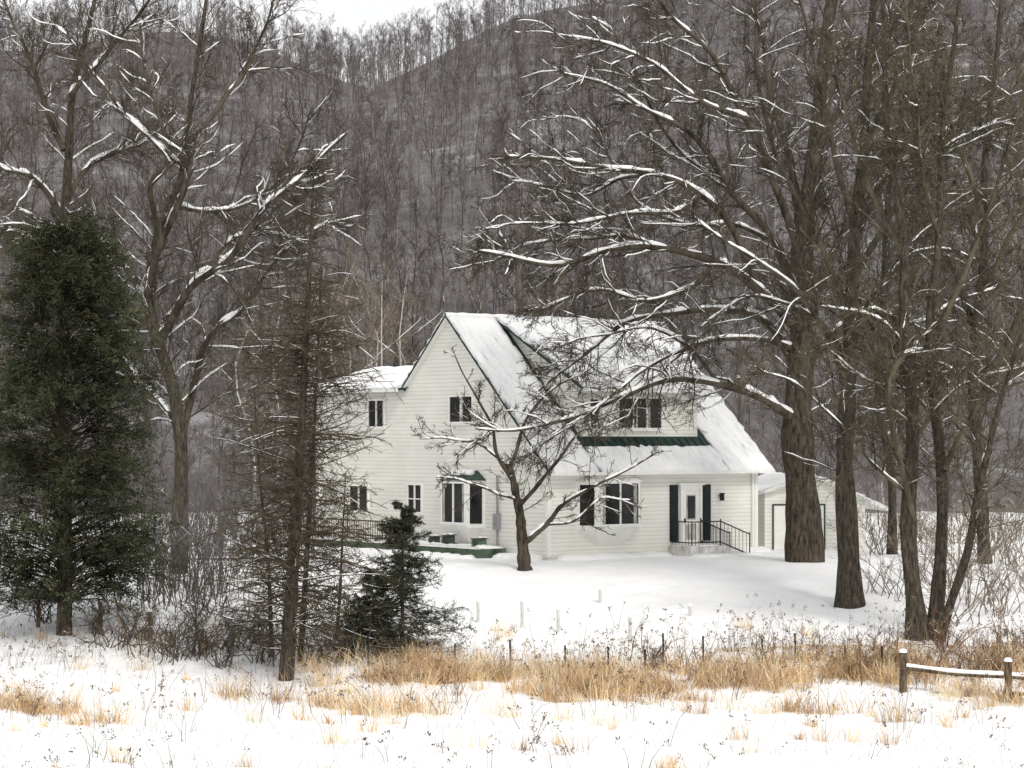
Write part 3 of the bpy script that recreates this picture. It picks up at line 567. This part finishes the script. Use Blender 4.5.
def spruce(px, Y, H, Rm, label, nb=190, pw=.75):
    base = G(px, Y); root = empty("spruce_tree", base, label, "tree")
    P = cr([(0, 0, -.1), (.02, 0, H * .5), (0, 0, H)], 10)[None]; R = np.linspace(.07, .01, 10)[None]
    v, q = tubes(P, R, 7); arrobj("trunk", v, q, M_twig, root)
    t = rng.uniform(.02, .97, nb) ** 1.15; h = t * H; rad = Rm * (1 - t) ** pw * rng.uniform(.45, 1.2, nb) + .12; az = rng.uniform(0, 2 * pi, nb)
    n = 7; s = np.linspace(0, 1, n); d = np.stack([np.cos(az), np.sin(az), 0 * az], 1); dp = rng.uniform(-.55, .0, nb)
    BP = np.stack([0 * h, 0 * h, h + .15], 1)[:, None] + d[:, None] * (rad[:, None] * s)[..., None]; BP[..., 2] += rad[:, None] * (dp[:, None] * s[None] + .25 * s[None] ** 2)
    BR = np.linspace(.016, .005, n)[None].repeat(nb, 0); L = rad
    P2, L2, R2 = grow(BP, L, BR, 11, .15, .98, .5, .5, 1.2, 4, .12, -.04, .004, flat=.3)
    v, q = cat([tubes(BP, BR, 3), tubes(P2, R2, 2)]); arrobj("branches", v, q, M_twig, root)
    A_ = np.concatenate([BP[:, i] * (1 - f) + BP[:, i + 1] * f for i in range(1, n - 1) for f in np.linspace(0, 1, 4)[:-1]] + [P2[:, i] * (1 - f) + P2[:, i + 1] * f for i in range(3) for f in (0, .33, .66)])
    A_ = np.repeat(A_, 3, 0); k = len(A_); dr = nrm(rng.normal(size=(k, 3)) * np.array([1, 1, .7]) + nrm(A_ * np.array([1, 1, 0])) * .6)
    v, q = blades(A_, dr, rng.uniform(.05, .11, k), rng.uniform(.005, .010, k))
    c = np.array([[.036, .042, .028]]) * rng.uniform(.5, 2.0, k)[:, None]; arrobj("needles", v, q, M_leaf, root, False, np.repeat(c, 4, 0))
    sc = snowcap(BP, BR * 1.5, .45, 1.0, 4, .005); arrobj("snow_cover", sc[0], sc[1], M_bsnow, root)
spruce(402, 62, 4.2, 1.85, "small wide dark spruce dusted with snow", 210, .85)
spruce(372, 61.6, 2.3, .9, "low dark spruce beside the taller one", 80)

def bareconifer(px, Y, H, lean, Rm, label, n1=300, r0=.17, mt=M_brown):
    base = G(px, Y); root = empty("bare_conifer", base, label, "tree")
    P = cr([(0, 0, -.1), (lean * .3 + .05, 0, H * .33), (lean * .7, .1, H * .66), (lean, 0, H)], 20)[None]; R = np.linspace(r0, .012, 20)[None]
    L = np.array([H])
    f = lambda t: Rm * np.interp(t, [0, .12, .3, .6, .85, 1], [.5, 1., 1.05, .8, .5, .12])
    P1, L1, R1 = grow(P, L, R, n1, .06, .99, 0, 1.15, 1.8, 8, .11, -.01, .011, .010, flat=.0, lenf=f)
    P2, L2, R2 = grow(P1, L1, R1, 7, .08, 1, .46, .5, 1.2, 6, .12, -.11, .0085, .008, flat=.2)
    P3, L3, R3 = grow(P2, L2, R2, 3, .1, 1, .6, .3, .9, 3, .12, -.08, .007, .008)
    v, q = tubes(P, R, 9); arrobj("trunk", v, q, M_trunk2, root)
    v, q = cat([tubes(P1, R1, 4), tubes(P2, R2, 3), tubes(P3, R3, 2)]); arrobj("branches", v, q, mt, root)
    a = snowcap(P1, R1, .2, .9, 3, .006); arrobj("snow_cover", a[0], a[1], M_bsnow, root)
bareconifer(286, 58.5, 13.8, .75, 2.6, "tall thin bare conifer with dense drooping twigs", 440, .21)
bareconifer(300, 60.5, 11.0, .6, 2.0, "slender bare conifer crowding its taller neighbour", 180, .09, M_moss)
bareconifer(272, 61.5, 7.5, -.5, 1.8, "shorter leaning bare conifer with mossy twigs", 140, .07, M_moss)
bareconifer(335, 62.5, 5.0, .3, 1.3, "low scraggly bare conifer beside the spruce", 90, .06)

# ------------------------------------------------------------------ shrubs
def shrubmesh(H, ns, spread, n2=7, n3=4, tangle=.12):
    k = ns; az = rng.uniform(0, 2 * pi, k); tilt = rng.uniform(.05, spread, k); d = np.stack([np.cos(az) * np.sin(tilt), np.sin(az) * np.sin(tilt), np.cos(tilt)], 1)
    pos = np.stack([rng.normal(size=k) * .2 * H, rng.normal(size=k) * .2 * H, np.full(k, -.08)], 1); Ln = H * rng.uniform(.4, 1.15, k); out = [pos]
    for j in range(6):
        pos = pos + d * (Ln / 6)[:, None]; out.append(pos); d = nrm(d + rng.normal(size=(k, 3)) * tangle)
    P = np.stack(out, 1); R = np.linspace(.018, .006, 7)[None].repeat(k, 0)
    P2, L2, R2 = grow(P, Ln, R, n2, .25, 1, .45, .3, .9, 4, tangle + .04, .02, .005)
    P3, L3, R3 = grow(P2, L2, R2, n3, .1, 1, .5, .3, 1, 3, .14, .02, .0055)
    v, q = cat([tubes(P, R, 4), tubes(P2, R2, 3), tubes(P3, R3, 2)]); sc = snowcap(P2, R2, .12, 1, 3, .007)
    return (v, q), sc
M_red = bark("russet_twigs", (.10, .06, .04), (.25, .165, .105), None, 1)
M_tan = bark("light_tan_twigs", (.11, .09, .07), (.25, .21, .165), None, 1)
for kind, (mt, H, sp, lab, grp, ns, tg, spots) in {
    'a': (M_twig, 1.6, 1.0, "tangled brown leafless shrub in the snow", "leafless shrubs", 20, .28, [(98, 65), (140, 64), (178, 63), (200, 61.5), (215, 62), (245, 63), (40, 67), (120, 69), (200, 68), (330, 63), (350, 65), (20, 70), (262, 60.5), (180, 60.8), (318, 61), (345, 61), (160, 62), (120, 63), (225, 60)]),
    'b': (M_grey, 3.2, .5, "tall grey thicket shrub behind the trees", "thicket shrubs", 22, .12, [(205, 80), (230, 84), (255, 79), (285, 86), (315, 92), (335, 98), (190, 90), (220, 95), (150, 84), (110, 82), (20, 85), (0, 80), (325, 100), (270, 93), (-10, 90), (40, 95), (80, 96), (130, 92), (165, 96), (240, 98), (300, 99), (168, 73), (190, 71), (205, 74), (150, 72), (178, 69), (225, 72)]),
    'c': (M_red, 1.2, .9, "loose reddish brown bramble beside the fence", "brambles", 16, .2, [(845, 59.5), (870, 60.3), (900, 61), (690, 59.8), (820, 61), (950, 62), (985, 61), (1015, 62), (655, 60.6), (770, 60.5), (930, 59.5), (858, 58.5), (960, 59.2), (1000, 59), (885, 59.5), (910, 58.4), (975, 58.2), (1020, 60)]),
    'd': (M_tan, 2.4, .7, "upright pale leafless shrub under the tall trees", "upright shrubs", 17, .2, [(955, 67), (980, 70), (1005, 68), (1022, 72), (1012, 78), (890, 72), (990, 84), (930, 84), (950, 92), (1010, 95), (880, 94), (905, 88), (868, 84), (970, 98), (925, 96), (965, 76), (900, 92), (940, 74)])}.items():
    vars_ = []
    for _ in range(3):
        (v, q), sc = shrubmesh(H, ns, sp, tangle=tg); vars_.append((arrmesh("stems", v, q, mt), arrmesh("snow_cover", sc[0], sc[1], M_bsnow)))
    for i, (px, Y) in enumerate(spots):
        e = empty("shrub", G(px, Y), lab, "shrub", grp, rng.uniform(0, 6.28)); s_ = rng.uniform(.7, 1.15); e.scale = (s_, s_, s_)
        for nme, me in zip(("stems", "snow_cover"), vars_[i % 3]): link(bpy.data.objects.new(nme, me), e)

# ------------------------------------------------------------------ woods
def woodtree(H, l3=True, up=.06, r0=.075, rm=.012, lo=.2, sp=.34):
    P = cr([(0, 0, -.5), (rng.normal() * .25, rng.normal() * .2, H * .35), (rng.normal() * .5, rng.normal() * .5, H * .7), (rng.normal() * .8, rng.normal() * .8, H)], 8)[None]
    R = np.linspace(r0, .02, 8)[None]; L = np.array([H])
    P1, L1, R1 = grow(P, L, R, 18, lo, .98, sp, .35, .9, 5, .12, up, .022, .009)
    P2, L2, R2 = grow(P1, L1, R1, 7 if l3 else 10, .1, 1, .5, .35, .95, 4, .16, up, rm, .008)
    out = [tubes(P, R, 3)], [tubes(P1, R1, 2 if not l3 else 3), tubes(P2, R2, 2)]
    if l3:
        P3, L3, R3 = grow(P2, L2, R2, 6, .1, 1, .55, .3, .9, 2, .12, up, rm * .8, .008); out[1].append(tubes(P3, R3, 2))
    return cat(out[0]), cat(out[1]), snowcap(P1, R1, .4, 1.0, 3)
tpl = []
for i in range(8):
    a, b_, s_ = woodtree(rng.uniform(9, 12), r0=.075 if i < 6 else .10); mt = M_birch if i in (6, 7) else M_grey
    tpl.append((arrmesh("trunk", a[0], a[1], mt), arrmesh("crown", b_[0], b_[1], M_grey if i < 6 else M_tan), arrmesh("snow_cover", s_[0], s_[1], M_bsnow)))
spots = [(px, Y, 6) for px, Y in [(252, 104), (345, 112), (362, 108), (378, 115), (352, 120), (395, 118), (410, 112), (275, 112), (330, 118), (318, 108), (388, 106), (370, 118), (340, 106)]]
while len(spots) < 120:
    Y = rng.uniform(104, 160); px = rng.uniform(-120, 1144)
    spots.append((px, Y, rng.integers(0, 6) if rng.random() < .88 else 7))
for px, Y, ti in spots:
    pale = ti >= 6
    e = empty("birch_tree" if pale else "bare_tree", G(px, Y), "slim pale barked birch at the foot of the hill" if pale else "slender leafless tree at the foot of the hill", "tree", "birches below the hill" if pale else "bare trees below the hill", rng.uniform(0, 6.28))
    s_ = rng.uniform(.5, .85) if ti != 6 else rng.uniform(.85, 1.15); e.scale = (s_, s_, s_ * rng.uniform(.9, 1.1))
    for nme, me in zip(("trunk", "crown", "snow_cover"), tpl[ti]): link(bpy.data.objects.new(nme, me), e)
def pair(H, l3, rm, r0=.075, lo=.2, sp=.34): a, b_, _ = woodtree(H, l3, rm=rm, r0=r0, lo=lo, sp=sp); return cat([a, b_]), len(a[0])
def scatter(name, label, catg, N, ylo, yhi, pick, smin, smax, colf, palep, seed):
    r = np.random.default_rng(seed); VV = []; QQ = []; TT = []; off = 0; n = 0
    while n < N:
        Y = r.uniform(ylo, yhi); x = r.uniform(-1, 1) * .34 * yhi
        if abs(x) > .27 * Y + 12: continue
        if Y < 100 and -8 < x < 17: continue
        n += 1; T_, nt_ = pick(Y, r); a = r.uniform(0, 6.28); s_ = r.uniform(smin, smax)
        v = T_[0]; c, s = cos(a), sin(a); w = np.stack([v[:, 0] * c - v[:, 1] * s, v[:, 0] * s + v[:, 1] * c, v[:, 2]], 1) * s_ + np.array([x, Y, float(gz(x, Y))])
        VV.append(w.astype(np.float32)); QQ.append((T_[1] + off).astype(np.int32)); off += len(v)
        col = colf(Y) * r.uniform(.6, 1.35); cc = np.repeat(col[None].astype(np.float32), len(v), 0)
        if r.random() < palep: cc[:nt_] = np.array([.30, .28, .265]) * r.uniform(.6, 1.15)
        TT.append(cc)
    o = arrobj(name, np.concatenate(VV), np.concatenate(QQ), M_woods, None, False, np.concatenate(TT))
    o["kind"] = "stuff"; o["label"] = label; o["category"] = catg
TP = [pair(rng.uniform(9, 12.5), True, .012, .07, .2, .28) for _ in range(7)]; TF = [pair(rng.uniform(9, 12.5), False, .020, .075, .3, .26) for _ in range(7)]
TB = [pair(rng.uniform(4, 6), False, .012, .03, .05) for _ in range(6)]
def haze_col(Y):
    haze = np.clip((Y - 110) / 320, 0, 1) ** .8; return np.array([.092, .078, .071]) * (1 - haze) + np.array([.148, .131, .133]) * haze  # distance haze put into the bark tint: farther trees turn paler and greyer
scatter("distant_woods", "dense leafless woods covering the snowy hillside", "woods", 4300, 132, 440, lambda Y, r: (TP if Y < 210 else TF)[r.integers(7)], .45, .9, haze_col, .27, 21)
scatter("hillside_brush", "grey leafless brush and saplings below the hill", "brush", 900, 97, 155, lambda Y, r: TB[r.integers(6)], .6, 1.2, lambda Y: np.array([.12, .106, .098]), .12, 22)

# ------------------------------------------------------------------ dry grass and weeds
def grass(name, label, nclump, dens, per, hh, wd, cols, seed, spread=.16, lean=.35, heads=False):
    r = np.random.default_rng(seed); C = []
    while len(C) < nclump:
        x = r.uniform(-17, 17, 4000); y = r.uniform(40, 66, 4000); ok = r.random(4000) < dens(x, y); C += list(zip(x[ok], y[ok]))
    C = np.array(C[:nclump]); sz = r.uniform(.5, 1.3, nclump); idx = np.repeat(np.arange(nclump), per); k = len(idx)
    bx = C[idx] + r.normal(size=(k, 2)) * spread * sz[idx][:, None]; z = gz(bx[:, 0], bx[:, 1]) - .03; pos = np.stack([bx[:, 0], bx[:, 1], z], 1)
    off = bx - C[idx]; ld = r.normal(size=(nclump, 2))[idx] * .12
    d = nrm(np.stack([off[:, 0] * 1.2 + ld[:, 0] + r.normal(size=k) * lean * .6, off[:, 1] * 1.2 + ld[:, 1] + r.normal(size=k) * lean * .6, np.ones(k)], 1))
    Ln = r.uniform(*hh, k) * sz[idx]; P = [pos]
    for j in range(3):
        pos = pos + d * (Ln / 3)[:, None]; P.append(pos); d = nrm(d + r.normal(size=(k, 3)) * .2 + np.array([0, 0, -.14]))
    P = np.stack(P, 1); R = np.array([1, .9, .6, .15])[None] * r.uniform(.6, 1.3, k)[:, None] * wd
    v, q = tubes(P, R, 2); c = cols[r.integers(len(cols), size=nclump)][idx] * r.uniform(.65, 1.25, k)[:, None]; T = np.repeat(c, 8, 0)
    if heads:
        hp = P[:, -1]; m = 7; b_ = np.repeat(hp, m, 0) + r.normal(size=(k * m, 3)) * .03; v2, q2 = blades(b_ - np.array([0, 0, .06]), nrm(r.normal(size=(k * m, 3)) + np.array([0, 0, .8])), r.uniform(.04, .1, k * m), r.uniform(.008, .02, k * m))
        T = np.concatenate([T, np.repeat(np.repeat(c, m, 0) * .9, 4, 0)]); v, q = cat([(v, q), (v2, q2)])
    o = arrobj(name, v, q, M_straw, None, False, np.clip(T, 0, .9)); o["kind"] = "stuff"; o["label"] = label; o["category"] = "grass"; return o
gold = np.array([[.80, .58, .33], [.70, .48, .25], [.84, .67, .44], [.50, .33, .18], [.84, .72, .53], [.36, .22, .13], [.62, .45, .28]])
dull = np.array([[.16, .12, .09], [.22, .16, .11], [.12, .09, .08], [.3, .22, .14]])
grass("dry_grass", "golden dead grass tufts poking through the snow", 850, lambda x, y: grassmask(x, y) ** 2.3 * (y < 62), 34, (.25, .85), .0070, gold, 3, .16, .38)
def sparse(x, y):
    p = .5 + .5 * np.sin(x * .8 + 2 * np.sin(y * .5)) * np.sin(y * .9 - x * .3); return .02 + .35 * p ** 5
grass("dry_grass", "scattered golden tufts in the snowy field", 110, sparse, 40, (.15, .65), .0060, gold, 4, .12, .4)
grass("dry_weeds", "dark dead weed stalks with seed heads", 700, lambda x, y: np.clip(grassmask(x, y) * .5 + .03 + .35 * np.exp(-((y - 61.0) / 1.4) ** 2), 0, 1), 3, (.5, 1.3), .0065, dull, 5, .12, .25, True)
grass("dry_weeds", "thin stubble stalks scattered over the snow", 1200, lambda x, y: .5 + 0 * x, 4, (.1, .42), .0040, dull, 6, .25, .4)

# ------------------------------------------------------------------ fences and stakes
def post(parent, p, h, r, mat, name="post", cap=True, sides=8):
    P = np.array([[(0, 0, -.2), (0.01, 0, h * .5), (.0, 0, h), (0, 0, h + .005)]], float) + np.array(p); R = np.array([[r * 1.05, r, r * .97, .001]])
    v, q = tubes(P, R, sides); o = arrobj(name, v, q, mat, parent, False)
    if cap:
        P = np.array([[(0, 0, h), (0, 0, h + .05), (0, 0, h + .09), (0, 0, h + .1)]], float) + np.array(p); v, q = tubes(P, np.array([[r * 1.1, r * 1.1, r * .6, .001]]), sides); arrobj("snow_cap", v, q, M_snow, o)
    return o
fpos = [G(903, 57), G(1008, 56), G(1110, 55.2)]
wf = empty("wooden_fence", fpos[0], "weathered wooden rail fence capped with snow", "fence")
for p in fpos: post(wf, p - fpos[0], 1.0, .10, M_wood)
for i in range(2):
    a = fpos[i] - fpos[0]; b_ = fpos[i + 1] - fpos[0]; dv = nrm(b_ - a)
    for z in ((.62,) if i == 0 else (.62, .22)):
        P = cr([a + dv * .1 + (0, 0, z), (a + b_) / 2 + (0, -.03, z - .04), b_ - dv * .1 + (0, 0, z)], 8)[None]; v, q = tubes(P, np.full((1, 8), .06), 7); r_ = arrobj("rail", v, q, M_wood, wf)
        P2 = P + np.array([0, 0, .06]); v, q = tubes(P2, np.full((1, 8), .062) * rng.uniform(.8, 1.2, (1, 8)), 7); arrobj("rail_snow", v, q, M_snow, r_)
wp = [(368, 60), (408, 60.2), (455, 60.4), (510, 60), (565, 60.2), (608, 59.6), (645, 59.6), (663, 60.5), (703, 60.1), (762, 59.9), (795, 60.8), (845, 59.5), (882, 58.5)]
pp = [G(*k) for k in wp]; w0 = pp[0]; wfe = empty("wire_fence", w0, "sagging wire fence on thin dark posts", "fence")
for p in pp: post(wfe, p - w0, rng.uniform(.65, .95), .028, M_black, cap=False, sides=5)
segs = []
for a, b_ in zip(pp[:-1], pp[1:]):
    for z in (.3, .6):
        mid = (a + b_) / 2 + np.array([0, 0, -.05]); segs += [(a - w0 + (0, 0, z), mid - w0 + (0, 0, z)), (mid - w0 + (0, 0, z), b_ - w0 + (0, 0, z))]
v, q = barpoly(segs, .004); arrobj("wire", v, q, M_metalbox, wfe, False)
for px, Y, h in [(478, 67, .62), (522, 66, .75), (558, 65.6, .68), (630, 63.8, .75), (600, 70, .4), (690, 68, .3)]:
    p = G(px, Y); e = empty("marker_stake", p, "short white marker stake standing in the snowy yard", "stake", "white marker stakes"); post(e, (0, 0, 0), h, .05, M_stake, "stake")
for px, Y, h, r in [(38, 66, .95, .06), (100, 65, .95, .06), (150, 64, .8, .06)]:
    e = empty("fence_post", G(px, Y), "thin weathered fence post in the snow", "fence post", "old fence posts"); post(e, (0, 0, 0), h, r, M_wood)

# ------------------------------------------------------------------ light, sky, camera
w = bpy.data.worlds.new("World"); S.world = w; w.use_nodes = True; nt = w.node_tree; bg = nt.nodes["Background"]
sky = nt.nodes.new("ShaderNodeTexSky"); sky.sky_type = 'NISHITA'; sky.sun_disc = False
EL, AZ = radians(44), radians(158)
sky.sun_elevation = EL; sky.sun_rotation = AZ; sky.dust_density = 3; sky.air_density = 1
hs = nt.nodes.new("ShaderNodeHueSaturation"); hs.inputs["Saturation"].default_value = .1
nt.links.new(sky.outputs[0], hs.inputs["Color"])
mx = nt.nodes.new("ShaderNodeMix"); mx.data_type = 'RGBA'; mx.inputs[0].default_value = .6; mx.inputs[7].default_value = (8.1, 8.1, 8.15, 1)
nt.links.new(hs.outputs[0], mx.inputs[6]); nt.links.new(mx.outputs[2], bg.inputs[0]); bg.inputs[1].default_value = .147
sd = bpy.data.lights.new("sun", 'SUN'); sd.energy = 2.1; sd.angle = radians(12); sd.color = (1, .95, .88)
so = bpy.data.objects.new("sun", sd); COL.objects.link(so)
dirv = np.array([sin(AZ) * cos(EL), cos(AZ) * cos(EL), sin(EL)])
so.rotation_euler = Vector(dirv).to_track_quat('Z', 'Y').to_euler()
cd = bpy.data.cameras.new("camera"); co = bpy.data.objects.new("camera", cd); COL.objects.link(co)
co.location = (0, 0, ZC); co.rotation_euler = (radians(90), 0, 0); cd.lens = F * 36 / 1024; cd.shift_y = 56 / 1024; cd.clip_end = 3000
S.camera = co
S.view_settings.view_transform = 'Standard'; S.view_settings.look = 'None'; S.view_settings.exposure = 0
